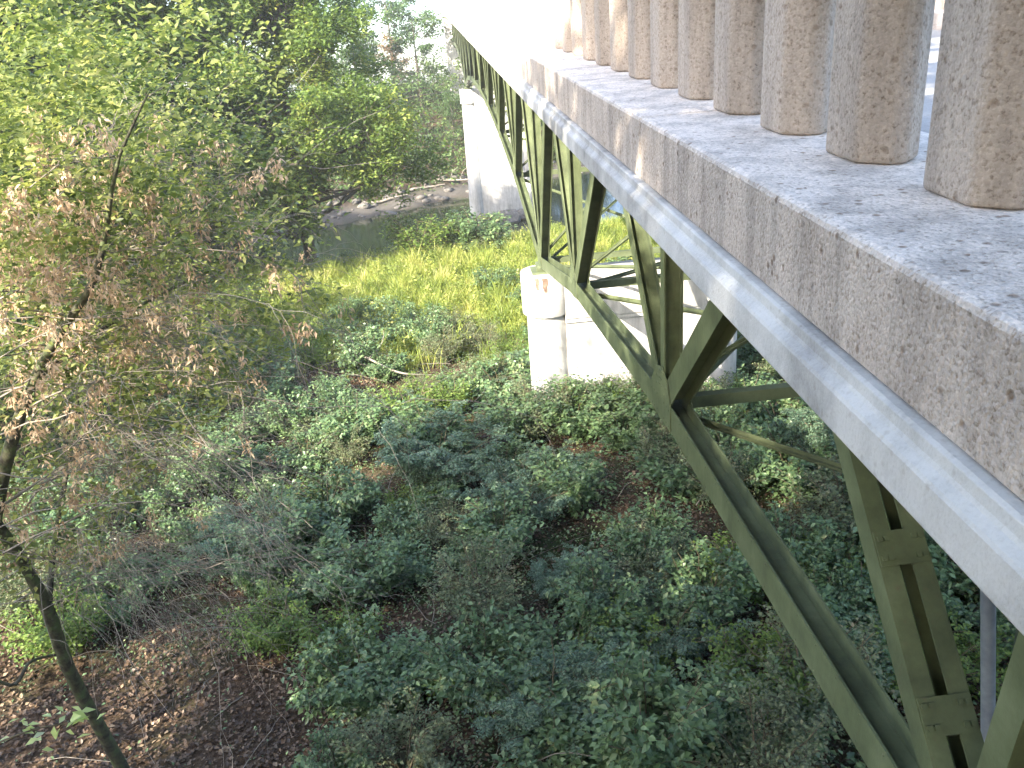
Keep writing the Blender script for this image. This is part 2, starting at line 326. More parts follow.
def N_br(ns, L, v, f):
    n = N(ns, 'ShaderNodeTexNoise', i_Scale=.9, i_Detail=4.0); L.new(v, n.inputs['Vector'])
    r = N(ns, 'ShaderNodeMapRange'); L.new(n.outputs['Fac'], r.inputs[0]); r.inputs[1].default_value = .35; r.inputs[2].default_value = .55
    a = N(ns, 'ShaderNodeMath', operation='MAXIMUM'); L.new(r.outputs[0], a.inputs[0]); L.new(f, a.inputs[1]); return a.outputs[0]
def ground():
    def grid(xs, ys, name):
        X, Y = np.meshgrid(xs, ys); Z = gz(X, Y)
        V = np.stack([X, Y, Z], -1).reshape(-1, 3); nx, ny = len(xs), len(ys)
        i = (np.arange(ny-1)[:, None]*nx + np.arange(nx-1)[None, :])
        F = np.stack([i, i+1, i+nx+1, i+nx], -1).reshape(-1, 4)
        me = np_mesh(name, V, F, 4, smooth=True)
        lm = litter_mask(X, Y); s = slant(X, Y)
        mud = np.clip(1-np.abs(s-77.3)/2.6, 0, 1)*1.2 + np.clip(1-np.abs(s-55)/3, 0, 1)*.8
        gr = np.clip((s-26)/6, 0, 1)*np.clip((52-s)/3, 0, 1)
        ca = me.attributes.new('masks', 'FLOAT_VECTOR', 'POINT')
        ca.data.foreach_set('vector', np.stack([lm, np.clip(mud, 0, 1), gr], -1).astype(np.float32).ravel())
        return me
    xs = np.concatenate([np.linspace(-900, -60, 24)[:-1], np.linspace(-60, -16, 60)[:-1], np.linspace(-16, 14, 180)[:-1], np.linspace(14, 60, 50)[:-1], np.linspace(60, 900, 24)])
    ys = np.concatenate([np.linspace(-200, -14, 14)[:-1], np.linspace(-14, 5, 40)[:-1], np.linspace(5, 60, 300)[:-1], np.linspace(60, 130, 160)[:-1], np.linspace(130, 1400, 40)])
    me = grid(xs, ys, 'ground')
    m, nt, ns, L = mat('woodland_floor')
    g = N(ns, 'ShaderNodeNewGeometry'); v = g.outputs['Position']
    at = N(ns, 'ShaderNodeAttribute', attribute_name='masks'); sx = N(ns, 'ShaderNodeSeparateXYZ'); L.new(at.outputs['Vector'], sx.inputs[0])
    n1 = N(ns, 'ShaderNodeTexNoise', i_Scale=14.0, i_Detail=8.0, i_Roughness=.7); L.new(v, n1.inputs['Vector'])
    brown = ramp(ns, [(.3, (.03, .02, .013)), (.5, (.075, .05, .033)), (.7, (.13, .095, .065))]); L.new(n1.outputs['Fac'], brown.inputs[0])
    green = ramp(ns, [(.3, (.018, .028, .012)), (.52, (.045, .06, .022)), (.72, (.075, .09, .035))]); L.new(n1.outputs['Fac'], green.inputs[0])
    mudr = ramp(ns, [(.3, (.045, .042, .038)), (.7, (.14, .128, .112))]); L.new(n1.outputs['Fac'], mudr.inputs[0])
    lawn = ramp(ns, [(.3, (.06, .09, .025)), (.7, (.16, .21, .06))]); L.new(n1.outputs['Fac'], lawn.inputs[0])
    def mix(a, b, f):
        x = N(ns, 'ShaderNodeMix', data_type='RGBA'); L.new(a, x.inputs[6]); L.new(b, x.inputs[7]); L.new(f, x.inputs[0]); return x.outputs[2]
    c = mix(green.outputs[0], brown.outputs[0], N_br(ns, L, v, sx.outputs[0]))
    c = mix(c, lawn.outputs[0], sx.outputs[2]); 
    c = mix(c, mudr.outputs[0], sx.outputs[1])
    p = N(ns, 'ShaderNodeBsdfPrincipled'); p.inputs['Roughness'].default_value = .95; p.inputs['Specular IOR Level'].default_value = .15; L.new(c, p.inputs['Base Color'])
    b = N(ns, 'ShaderNodeBump'); b.inputs['Strength'].default_value = .8; b.inputs['Distance'].default_value = .05
    L.new(n1.outputs['Fac'], b.inputs['Height']); L.new(b.outputs[0], p.inputs['Normal'])
    o = N(ns, 'ShaderNodeOutputMaterial'); L.new(p.outputs[0], o.inputs[0])
    go = link('ground', me, None, m); tag(go, 'sloping woodland floor of brown leaf litter, grass and river mud', 'ground', kind='structure')
ground()

def water():
    xs = np.linspace(-700, 700, 60); ys = np.linspace(35, 115, 10)
    b = MB(); zz = ZC-15.9
    b.v = [(-700, 20, zz), (700, 20, zz), (700, 150, zz), (-700, 150, zz)]; b.f = [[0, 1, 2, 3]]
    m, nt, ns, L = mat('still_river')
    g = N(ns, 'ShaderNodeNewGeometry')
    mp = N(ns, 'ShaderNodeMapping'); mp.inputs['Scale'].default_value = (.5, 1.6, 1); L.new(g.outputs['Position'], mp.inputs['Vector'])
    n = N(ns, 'ShaderNodeTexNoise', i_Scale=1.6, i_Detail=4.0); L.new(mp.outputs[0], n.inputs['Vector'])
    p = N(ns, 'ShaderNodeBsdfPrincipled'); p.inputs['Base Color'].default_value = (.03, .036, .02, 1); p.inputs['Roughness'].default_value = .08; p.inputs['IOR'].default_value = 1.33
    bp = N(ns, 'ShaderNodeBump'); bp.inputs['Strength'].default_value = .06; bp.inputs['Distance'].default_value = .05; L.new(n.outputs['Fac'], bp.inputs['Height']); L.new(bp.outputs[0], p.inputs['Normal'])
    o = N(ns, 'ShaderNodeOutputMaterial'); L.new(p.outputs[0], o.inputs[0])
    w = b.build('river', m); tag(w, 'still olive green river passing the far pier', 'river', kind='structure')
water()

# ------------------------------------------------------------------ bridge
XO, XI, TW = 2.0, 6.3, .21           # outer face of near truss, of far truss, depth of members
BY = [-9.4, -3.4, 2.55, 8.2, 14.6, 20.4]
BD = [4.6, 4.1, 3.93, 4.07, 4.78, 5.95]
sp = 6.075
prof = [5.0, 4.55, 4.3, 4.2, 4.3, 4.55, 5.0, 5.95]
for k, d_ in enumerate(prof): BY.append(20.4+sp*(k+1)); BD.append(d_)
for k, d_ in enumerate([4.9, 4.4, 4.15, 4.15, 4.3]): BY.append(69+sp*(k+1)); BD.append(d_)
TD = 1.26                             # centre of top chord
TY = [(a+b)/2 for a, b in zip(BY[:-1], BY[1:])]
TY[2] = 5.25; TY[3] = 11.1; TY[4] = 17.2
YEND = BY[-1]
bridge = empty('deck_truss_bridge', (XO, -9, ZC-7))
BX = (XO, -9, ZC-7)
def bp(mb, name, mt='steel', bevel=0, parent=None, lab=None):
    par = parent or bridge
    off = Vector(BX)
    mb.v = [tuple(Vector(v)-off) for v in mb.v]
    o = mb.build(name, M[mt], par, bevel)
    if lab: o['label'] = lab
    return o
tag(bridge, 'olive green steel deck truss bridge with concrete curb and baluster railing over the river', 'bridge')
Z = lambda d: ZC-d
def hsec(P0, P1, fw, x0, x1, t=.016, lip=0):
    m = MB(); m.slab(P0, P1, -fw/2, fw/2, x0, x0+t); m.slab(P0, P1, -fw/2, fw/2, x1-t, x1); m.slab(P0, P1, -.01, .01, x0+t+.001, x1-t-.001)
    return m
def laced(P0, P1, fw, x0, x1):
    m = MB(); t = .012; cw = (x1-x0)*.37
    for (a, b, o) in ((x0, x0+cw, 1), (x1-cw, x1, -1)):
        web = (a, a+t) if o == 1 else (b-t, b)
        m.slab(P0, P1, -fw/2, fw/2, *web)
        fl = (a+t+.0005, b) if o == 1 else (a, b-t-.0005)
        m.slab(P0, P1, fw/2-t, fw/2, *fl); m.slab(P0, P1, -fw/2, -fw/2+t, *fl)
    dy, dz = P1[0]-P0[0], P1[1]-P0[1]; Ln = math.hypot(dy, dz); uy, uz = dy/Ln, dz/Ln; ny, nz = -uz, uy
    k = .6
    while k < Ln-.3:
        A = (P0[0]+uy*(k-.09), P0[1]+uz*(k-.09)); B = (P0[0]+uy*(k+.09), P0[1]+uz*(k+.09))
        m.slab(A, B, fw/2+.001, fw/2+.011, x0+.006, x1-.006); m.slab(A, B, -fw/2-.011, -fw/2-.001, x0+.006, x1-.006)
        for sgn in (-1, 1):
            for xx in (x0+.03, x0+.065, x1-.065, x1-.03):
                for q in (-.05, .05):
                    c = Vector((xx, P0[0]+uy*(k+q)+ny*sgn*(fw/2+.011), P0[1]+uz*(k+q)+nz*sgn*(fw/2+.011)))
                    n = Vector((0, ny*sgn, nz*sgn)); m.bar(c, c+n*.011, .024, .024)
        k += .82
    return m
def lerp(a, b, t): return (a[0]+(b[0]-a[0])*t, a[1]+(b[1]-a[1])*t)
def cut(P0, P1, a, b):
    L_ = math.hypot(P1[0]-P0[0], P1[1]-P0[1]); return lerp(P0, P1, a/L_), lerp(P0, P1, 1-b/L_)

for side, X0 in enumerate((XO, XI)):
    X1 = X0+TW; out = -1
    Bn = [(y, Z(d)) for y, d in zip(BY, BD)]; Tn = [(y, Z(TD)) for y in TY]
    for i in range(len(Bn)-1):
        g = hsec(Bn[i], Bn[i+1], .27, X0, X1)
        if side == 0 and Bn[i][0] < 24:
            L_ = math.hypot(Bn[i+1][0]-Bn[i][0], Bn[i+1][1]-Bn[i][1]); ny, nz = -(Bn[i+1][1]-Bn[i][1])/L_, (Bn[i+1][0]-Bn[i][0])/L_
            for q in range(int(L_/.3)):
                p_ = lerp(Bn[i], Bn[i+1], (q+.5)*.3/L_)
                for w_ in (-.1, .1): g.rivet(X0, p_[0]+ny*w_, p_[1]+nz*w_, .009)
        bp(g, 'bottom_chord')
    for i in range(len(Tn)-1):
        bp(hsec(Tn[i], Tn[i+1], .26, X0, X1), 'top_chord')
    for i, B in enumerate(Bn):
        v = (B[0], Z(TD)-.14) if i != 2 else (B[0]-.2, Z(TD)-.14)
        b0 = B if i != 2 else (B[0]+.06, B[1])
        v0, v1 = cut(b0, v, .16, 0)
        vert = bp(hsec(v0, v1, .15, X0+.008, X1-.008), 'vertical_post')
        for k, T in ((i-1, 'n'), (i, 'f')):
            if 0 <= k < len(Tn):
                P0, P1 = cut(B, Tn[k], .17, .14)
                if T == 'f' and i in (2, 9): o = bp(laced(P0, P1, .15, X0+.004, X1+.07), 'laced_diagonal', lab='diagonal made of two channels joined by riveted batten plates')
                else: bp(hsec(P0, P1, .19 if T == 'f' else .25, X0+.004, X1-.004), 'diagonal')
        # gusset plates: two thin plates with rivet heads
        a = lerp(B, Bn[i-1], .42/6) if i else (B[0]-.4, B[1]); c = lerp(B, Bn[i+1], .42/6) if i < len(Bn)-1 else (B[0]+.4, B[1])
        pts = [(a[0], a[1]-.125), (B[0], B[1]-.16), (c[0], c[1]-.125), (c[0], c[1]+.13), (B[0]+.25, B[1]+.36), (B[0]-.02, B[1]+.46), (B[0]-.27, B[1]+.36), (a[0], a[1]+.13)]
        if i == 2: pts[5] = (B[0]+.1, B[1]+.5)
        g = MB(); g.prism_x(pts, X0-.0125, X0-.0005); g.prism_x(pts, X1+.0005, X1+.0125)
        if B[0] < 45:
            for (P, Q) in ((B, a), (B, c)):
                for f_ in (.35, .6, .85):
                    for w in (-.09, .09):
                        p_ = lerp(P, Q, f_); g.rivet(X0-.0125, p_[0], p_[1]+w, .011)
            for dx_ in (-.05, .05):
                for h in (.24, .32, .40): g.rivet(X0-.0125, B[0]+dx_*.8, B[1]+h, .011)
            for s_ in (-1, 1):
                for h in (.2, .28): g.rivet(X0-.0125, B[0]+s_*(.11+h*.3), B[1]+h, .011)
        bp(g, 'gusset_plate', parent=None)
# floor beams, stringers, laterals between the trusses
for i, y in enumerate(BY):
    zb = Z(TD)-.02
    m = MB(); m.box(XO+TW+.02, XI-.02, y-.006, y+.006, Z(1.62), Z(1.20)); m.box(XO+TW+.02, XI-.02, y-.09, y+.09, Z(1.20), Z(1.185)); m.box(XO+TW+.02, XI-.02, y-.09, y+.09, Z(1.635), Z(1.62))
    bp(m, 'floor_beam')
    d = BD[i]; zc = Z(d)
    m = MB(); m.bar((XO+TW+.05, y, zc+.02), (XI-.03, y, zc+.02), .11, .13); bp(m, 'bottom_strut')
    m = MB(); m.bar((XO+TW+.01, y+.1, zc+.25), (XI-.02, y+.03, Z(1.7)), .07, .012); m.bar((XO+TW+.01, y+.1, zc+.25), (XI-.02, y+.03, Z(1.7)), .012, .07); bp(m, 'sway_brace')
    m = MB(); m.bar((XO+TW+.01, y-.1, Z(1.72)), (XI-.02, y-.03, zc+.25), .07, .012); m.bar((XO+TW+.01, y-.1, Z(1.72)), (XI-.02, y-.03, zc+.25), .012, .07); bp(m, 'sway_brace')
    if i < len(BY)-1:
        z2 = Z(BD[i+1])
        for A, B in (((XO+TW+.02, y+.12, zc-.02), (XI-.03, BY[i+1]-.12, z2-.02)), ((XI-.03, y+.12, zc-.1), (XO+TW+.02, BY[i+1]-.12, z2-.1))):
            m = MB(); m.bar(A, B, .09, .012); m.bar(A, B, .012, .085); bp(m, 'lateral_brace')
for x in (2.9, 3.7, 4.5, 5.3):
    m = MB(); m.box(x-.005, x+.005, BY[0], YEND, Z(1.183), Z(1.117)); m.box(x-.07, x+.07, BY[0], YEND, Z(1.184), Z(1.19)) ; bp(m, 'stringer')
# deck slab with its ledge, curbs, railing
m = MB(); y0, y1 = BY[0]-6, YEND+1
m.prism_x if 0 else None
def ext_y(pts, ya, yb):
    m = MB(); n = len(pts); m.v = [(x, ya, z) for x, z in pts]+[(x, yb, z) for x, z in pts]
    m.f = [list(range(n)), list(range(n, 2*n))[::-1]]+[[i, (i+1) % n, n+(i+1) % n, n+i] for i in range(n)]
    return m
XR = 7.57
bp(ext_y([(.975, Z(.9375)), (.970, Z(.945)), (.967, Z(.978)), (.937, Z(1.0)), (.933, Z(1.108)), (.955, Z(1.118)), (XR-.02, Z(1.118)), (XR, Z(1.09)), (XR, Z(.95)), (XR-.6, Z(.936)), (1.6, Z(.936))], y0, y1), 'deck_slab', 'slab', .006)
for xa, xb in ((1.0, 1.92), (XR-.98, XR-.06)):
    seg = 0; ya = y0
    bnd = [y0, -4.6, 4.55, 15.2, 24.3, 33.4, 42.5, 51.6, 60.7, 69.8, 78.9, y1]
    for a, b_ in zip(bnd[:-1], bnd[1:]):
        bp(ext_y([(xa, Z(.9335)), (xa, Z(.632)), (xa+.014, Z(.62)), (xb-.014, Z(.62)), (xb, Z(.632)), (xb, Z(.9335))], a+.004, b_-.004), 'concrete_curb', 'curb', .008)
m = MB(); m.box(1.925, XR-.985, y0, y1, Z(.932), Z(.84)); bp(m, 'road_surface', 'road')
# balusters: octagonal concrete posts
def baluster(cx, cy):
    hx, hy, c = .118, .205, .085
    o8 = [(cx-hx, cy-hy+c), (cx-hx+c, cy-hy), (cx+hx-c, cy-hy), (cx+hx, cy-hy+c), (cx+hx, cy+hy-c), (cx+hx-c, cy+hy), (cx-hx+c, cy+hy), (cx-hx, cy+hy-c)]
    m = MB(); m.prism_z(o8, Z(.6195), Z(-.02)); return m
PY0, PSP = 2.375, .70
posts = []
k = -5
first = None
while PY0+PSP*k < 62:
    cy = PY0+PSP*k
    m = baluster(1.508, 0); m.v = [(x-1.508, y, z-Z(.62)) for x, y, z in m.v]
    if first is None:
        first = m.build('baluster', M['post'], bridge, .02, 3)
        for f in first.data.polygons: f.use_smooth = True
        o = first
    else: o = first.copy(); COL.objects.link(o)
    o.location = Vector((1.508, cy, Z(.62)))-Vector(BX)
    k += 1
m = MB(); 
while PY0+PSP*k < y1:
    b = baluster(1.508, PY0+PSP*k); n0 = len(m.v); m.v += b.v; m.f += [[i+n0 for i in f] for f in b.f]; k += 1
o = bp(m, 'distant_balusters', 'post', lab='row of balusters at the far end of the railing'); o['kind'] = 'stuff'
m = MB(); yy = y0+.5
while yy < y1:
    b = baluster(XR-.6, yy); n0 = len(m.v); m.v += b.v; m.f += [[i+n0 for i in f] for f in b.f]; yy += PSP
o = bp(m, 'opposite_balusters', 'post', lab='balusters of the railing on the opposite side'); o['kind'] = 'stuff'
for xc in (1.53, XR-.6):
    bp(ext_y([(xc-.17, Z(-.021)), (xc-.19, Z(-.05)), (xc-.19, Z(-.19)), (xc-.16, Z(-.22)), (xc+.16, Z(-.22)), (xc+.19, Z(-.19)), (xc+.19, Z(-.05)), (xc+.17, Z(-.021))], y0, y1), 'top_rail', 'post', .01)

V, F = tubes([(np.array([[3.36, 5.2, Z(1.2)], [3.7, 5.2, Z(3.7)], [4.05, 5.2, Z(6.0)], [4.42, 5.2, Z(8.7)]])-np.array(BX), np.full(4, .055), 12)])
M['galv'] = solid_noise('galvanised_pipe', [(.3, (.20, .23, .27)), (.7, (.34, .38, .43))], scale=6, rough=.4, bump=.05, metal=.3)
link('drain_pipe', np_mesh('drain_pipe', V, F, 4, smooth=True), bridge, M['galv'])
# ------------------------------------------------------------------ piers
def circle(cx, cy, r, n=28, ): return [(cx+r*math.cos(k*math.tau/n), cy+r*math.sin(k*math.tau/n)) for k in range(n)]
def pier(y, top, base, batter, label, nm='bridge_pier'):
    p = empty(nm, (4.25, y, Z(base))); tag(p, label, 'pier', 'concrete bridge piers')
    off = Vector((4.25, y, Z(base)))
    def pb(m, n, mt='pier', bv=.015):
        m.v = [tuple(Vector(v)-off) for v in m.v]; o = m.build(n, M[mt], p, bv, 2)
        for f in o.data.polygons: f.use_smooth = True
        mod = o.modifiers.new('n', 'WEIGHTED_NORMAL') if False else None
        return o
    cxs = (XO+.1, XI+.1)
    for cx in cxs:
        m = MB(); m.prism_z(circle(cx, y, .50+batter), Z(base+1), Z(top+1.02), circle(cx, y, .50)); o = pb(m, 'column'); 
        m = MB(); m.prism_z(circle(cx, y, .60), Z(top+1.018), Z(top), None); o = pb(m, 'column_cap')
        m = MB(); m.box(cx-.33, cx+.33, y-.3, y+.3, Z(top)+.001, Z(top)+.05); m.box(cx-.2, cx+.2, y-.2, y+.2, Z(top)+.051, Z(top)+.19); pb(m, 'bearing_shoe', 'steel', .005)
    a, b = cxs[0]+.42, cxs[1]-.42
    m = MB(); m.hexa([(a, y-.34-batter, Z(base+1)), (b, y-.34-batter, Z(base+1)), (b, y+.34+batter, Z(base+1)), (a, y+.34+batter, Z(base+1)), (a, y-.34, Z(top+1.15)), (b, y-.34, Z(top+1.15)), (b, y+.34, Z(top+1.15)), (a, y+.34, Z(top+1.15))]); pb(m, 'web_wall')
    m = MB(); m.box(a-.02, b+.02, y-.44, y+.44, Z(top+1.148), Z(top+.07)); m.box(a-.02, b+.02, y-.40, y+.40, Z(top+1.27), Z(top+1.15)); pb(m, 'cap_beam')
    if y < 30:   # rust runs under the shoe, following the round face of the cap
        for a0, w, h in ((-2.0, .09, .3), (-1.68, .12, .36)):
            m = MB(); nn = 4; V = []
            for j in range(6):
                hh = h*j/5; ww = w*(1-.5*(j/5)**2)
                for q in range(nn+1):
                    an = a0+(q/nn-.5)*ww*2+.02*math.sin(j*2+a0); V.append((cxs[0]+.603*math.cos(an), y+.603*math.sin(an), Z(top)-.01-hh))
            m.v = V; m.f = [[j*(nn+1)+q, j*(nn+1)+q+1, (j+1)*(nn+1)+q+1, (j+1)*(nn+1)+q] for j in range(5) for q in range(nn)]
            o = pb(m, 'rust_stain', 'rust', 0)
    return p
pier(20.4, 6.18, 10.1, .02, 'white concrete pier rising from the shrubs, rust stained under the truss shoe')
pier(69.0, 6.28, 16.5, .16, 'tall pale concrete pier standing in the river with the truss end above it')
# abutment under the camera end and beyond the far end
for y, lab in ((-12.2, 'concrete abutment under the near end of the bridge'), (YEND+2.2, 'concrete abutment carrying the far end of the bridge')):
    m = MB(); m.box(1.2, 7.3, y-1.6, y+1.6, Z(12), Z(1.13)); o = m.build('bridge_abutment', M['pier'], None, .02); tag(o, lab, 'abutment')
m = MB()
m.box(1.0, 7.57, YEND+3.9, YEND+300, Z(1.2), Z(.9)); o = m.build('road', M['road']); tag(o, 'road running on beyond the far end of the bridge', 'road', kind='structure')
m = MB(); m.box(1.0, 7.57, -120, BY[0]-6.1, Z(1.2), Z(.9)); o = m.build('road', M['road']); tag(o, 'road leading onto the near end of the bridge', 'road', kind='structure')

# ------------------------------------------------------------------ plants
def branchy(rs, base, h, r0, nl, spread, levels=3, crown0=.35, lean=(0, 0), droop=0.0, sides=8, sub=5, wig=.12):
    """trunk + limbs + twigs; returns tube lines, tips (points, weights)"""
    lines = []; tips = []
    base = np.array(base, float); n = 9
    t = np.linspace(0, 1, n)
    trunk = base + np.stack([lean[0]*t**1.5 + np.cumsum(rs.normal(0, wig*.35, n))*t*h*.06, lean[1]*t**1.5 + np.cumsum(rs.normal(0, wig*.35, n))*t*h*.06, h*t*.92], -1)
    lines.append((trunk, r0*(1-.85*t)+.01, sides))
    def grow(p, d, L, r, lev):
        k = 6; P = [p]; dd = d/np.linalg.norm(d)
        for _ in range(k-1):
            dd = dd + rs.normal(0, wig, 3); dd[2] += .05-droop; dd /= np.linalg.norm(dd)
            P.append(P[-1]+dd*L/(k-1))
        P = np.array(P); lines.append((P, np.linspace(r, r*.3, k), max(3, sides-2-lev)))
        if lev >= levels:
            tips.append((P[-1], dd)); tips.append((P[3], dd)); return
        for j in range(sub if lev == 1 else max(3, sub-1)):
            u = rs.uniform(.3, 1); idx = min(k-2, int(u*(k-1))); q = P[idx]+(P[idx+1]-P[idx])*(u*(k-1)-idx)
            ax = rs.normal(0, 1, 3); ax[2] = ax[2]*.5+.1; ax /= np.linalg.norm(ax)
            nd = dd*.75+ax*.85; grow(q, nd, L*rs.uniform(.42, .62), r*.45, lev+1)
        tips.append((P[-1], dd))
    for j in range(nl):
        u = crown0+(1-crown0)*(j+.5)/nl; idx = u*(n-1); i0 = min(n-2, int(idx)); q = trunk[i0]+(trunk[i0+1]-trunk[i0])*(idx-i0)
        an = j*2.4+rs.uniform(-.4, .4); el = .15+.9*u*u+rs.uniform(-.1, .15)
        prof_ = math.sin(math.pi*min(1, .18+.8*(1-(u-crown0)/(1-crown0)*.75)))*.6+.4
        L = spread*(1.1-.6*(u-crown0)/(1-crown0))*rs.uniform(.8, 1.15)
        grow(q, np.array([math.cos(an)*math.cos(el), math.sin(an)*math.cos(el), math.sin(el)]), L, r0*.38*(1.1-u*.6), 1)
    return lines, tips
def leaves_at(rs, tips, per, rad, size, flat=.6, **k):
    P = []; n = len(tips)
    C = np.array([t[0] for t in tips]); cnt = np.maximum(1, (per*rs.uniform(.3, 1.6, n)).astype(int))
    idx = np.repeat(np.arange(n), cnt)
    g = rs.normal(size=(len(idx), 3)); g /= np.linalg.norm(g, axis=1)[:, None]; g *= (rs.rand(len(idx))**.5)[:, None]
    rr = rad*rs.uniform(.6, 1.3, n)[idx][:, None]
    P = C[idx]+g*rr*np.array([1, 1, flat])
    tint = np.clip(rs.rand(len(idx))*.75+rs.rand(n)[idx]*.35-.05, 0, 1)
    return leaf_mesh('leaves', P, size*rs.uniform(.7, 1.3, len(idx)), rs, tint=tint, **k)
def make_tree(name, seed, h, r0, nl, spread, per, rad, size, lm, bark='bark', levels=3, **k):
    rs = RS(seed)
    lines, tips = branchy(rs, (0, 0, 0), h, r0, nl, spread, levels=levels, **k)
    V, F = tubes(lines)
    root = empty(name)
    t = link('trunk', np_mesh('trunk', V, F, 4, smooth=True), root, M[bark])
    c = link('crown', leaves_at(rs, tips, per, rad, size), root, M[lm])
    reg(root, t, c)
    return root
def place(proto, x, y, s, rz, lab, cat, group=None, sz=None, matname=None, sink=.1):
    o = proto if not proto.get('used') else copy_tree(proto)
    if not proto.get('used'): proto['used'] = 1
    else:
        if 'used' in o: del o['used']
    o.location = (x, y, float(gz(x, y))-sink); o.scale = (s, s, sz or s); o.rotation_euler = (0, 0, rz)
    tag(o, lab, cat, group)
    if matname and o is not proto:
        for c in o.children:
            pass
    return o
def copy_first(proto):
    c = copy_tree(proto); return c

# ---- big trees (left bank, shade trees behind the camera)
syc = make_tree('broadleaf_tree', 11, 15, .36, 22, 6.0, 72, .85, .23, 'sycamore', levels=3, crown0=.10, sub=6)
grn = make_tree('broadleaf_tree', 23, 14, .24, 18, 5.4, 70, .85, .2, 'green', levels=3, crown0=.12, sub=6)
farT = make_tree('far_bank_tree', 31, 12, .22, 13, 5.0, 30, 1.0, .36, 'far', levels=2, crown0=.05, sub=7)
farG = make_tree('far_bank_tree', 37, 12, .22, 13, 5.2, 34, 1.0, .36, 'green', levels=2, crown0=.05, sub=7)
shd = make_tree('shade_tree', 51, 14, .24, 16, 5.4, 34, .9, .42, 'green', levels=2, crown0=.15, sub=7)
autT = make_tree('autumn_tree', 41, 9, .15, 10, 3.2, 30, .8, .3, 'autumn', levels=2, crown0=.1, sub=6)

place(syc, -8.0, 48, 1.0, 2.2, 'broad yellow-green tree on the river bank with its trunk in front of the water', 'tree')
for (x, y, s, rz, pr, lab) in [
    (-18.5, 41, 1.15, 2.1, syc, 'tall yellow-green tree between the box elder and the bank tree'),
    (-20, 34, .7, 4.0, syc, 'round green tree standing just behind the dry seed clusters'),
    (-26, 37, 1.15, 1.0, syc, 'tall leafy tree behind the others at the upper left edge'),
    (-20.5, 48, 1.1, 5.0, syc, 'green tree behind the yellow-green tree'),
    (-14, 45.5, .95, 1.2, syc, 'yellow-green tree just left of the bank tree'),
    (-24.5, 46, 1.25, 4.1, syc, 'broad yellow-green tree in the back row of the near wood'),
    (-27, 29.5, 1.1, 0.4, syc, 'leafy tree cut off by the left edge'),
    (-34, 42, 1.3, 2.9, syc, 'tall tree at the back of the near wood'),
    (-29, 44, 1.2, 3.3, syc, 'yellow-green tree furthest to the left in the near wood'),
    (-12.2, 20, .5, 2.7, syc, 'small green tree at the foot of the near wood'),
    (-16, 22, .56, 1.7, syc, 'mid-sized yellow-green tree at the left edge behind the seed clusters'),
    ]:
    place(pr, x, y, s, rz, lab, 'tree', 'trees on the near bank')
# trees that shade the near end of the bridge (outside the frame, behind and left of the camera)
for (x, y, s, rz, pr) in [(-5, -6, 1.25, .3, shd), (-10, -4, .8, 2.0, shd), (-11.5, 3.5, .76, 4.4, shd), (-12, -12, 1.0, 1.1, shd), (-4, -13, 1.3, 3.0, shd)]:
    place(pr, x, y, s, rz, 'tall shade tree on the slope behind the camera', 'tree', 'shade trees on the slope behind the camera')
rs = RS(5)
fl = [(-2, 97, .8, farT), (-8, 93, .95, farG), (-14, 96, .95, farT), (-21, 92, 1.1, farG), (-30, 92, 1.2, farT), (-40, 90, 1.25, farG), (3.5, 101, .8, farG), (-5, 108, 1.0, farG), (-13, 110, .95, farT), (-50, 96, 1.3, farT), (-26, 110, 1.2, farG), (12, 95, .8, farT), (20, 90, 1, farG), (29, 92, 1.1, farT), (14, 108, .9, farG), (38, 86, 1.1, farG), (1, 88, .4, farT), (-4.5, 86, .36, farG), (-11, 84, .5, farT), (-17, 80, .6, farG), (-24, 78, .7, farT), (-31, 76, .8, farG), (-13, 80, .3, farG), (-8, 83, .3, farT), (8.8, 86, .45, farG)]
for i, (x, y, s, pr) in enumerate(fl):
    lab = 'light green bushy tree on the far river bank' if pr is farT else 'darker green bushy tree on the far river bank'
    place(pr, x, y, s, i*1.9, lab, 'tree', 'trees on the far river bank')
place(autT, -4.6, 103, .78, 0, 'reddish-brown tree against the white sky beside the far end of the deck', 'tree')
for i, (x, y, s, pr) in enumerate([(14, 33, .8, grn), (20, 24, .9, syc), (17, 46, .9, grn), (15, 14, .7, grn)]):
    place(pr, x, y, s, i*1.3, 'green tree on the opposite side of the bridge', 'tree', 'trees on the opposite side of the bridge')

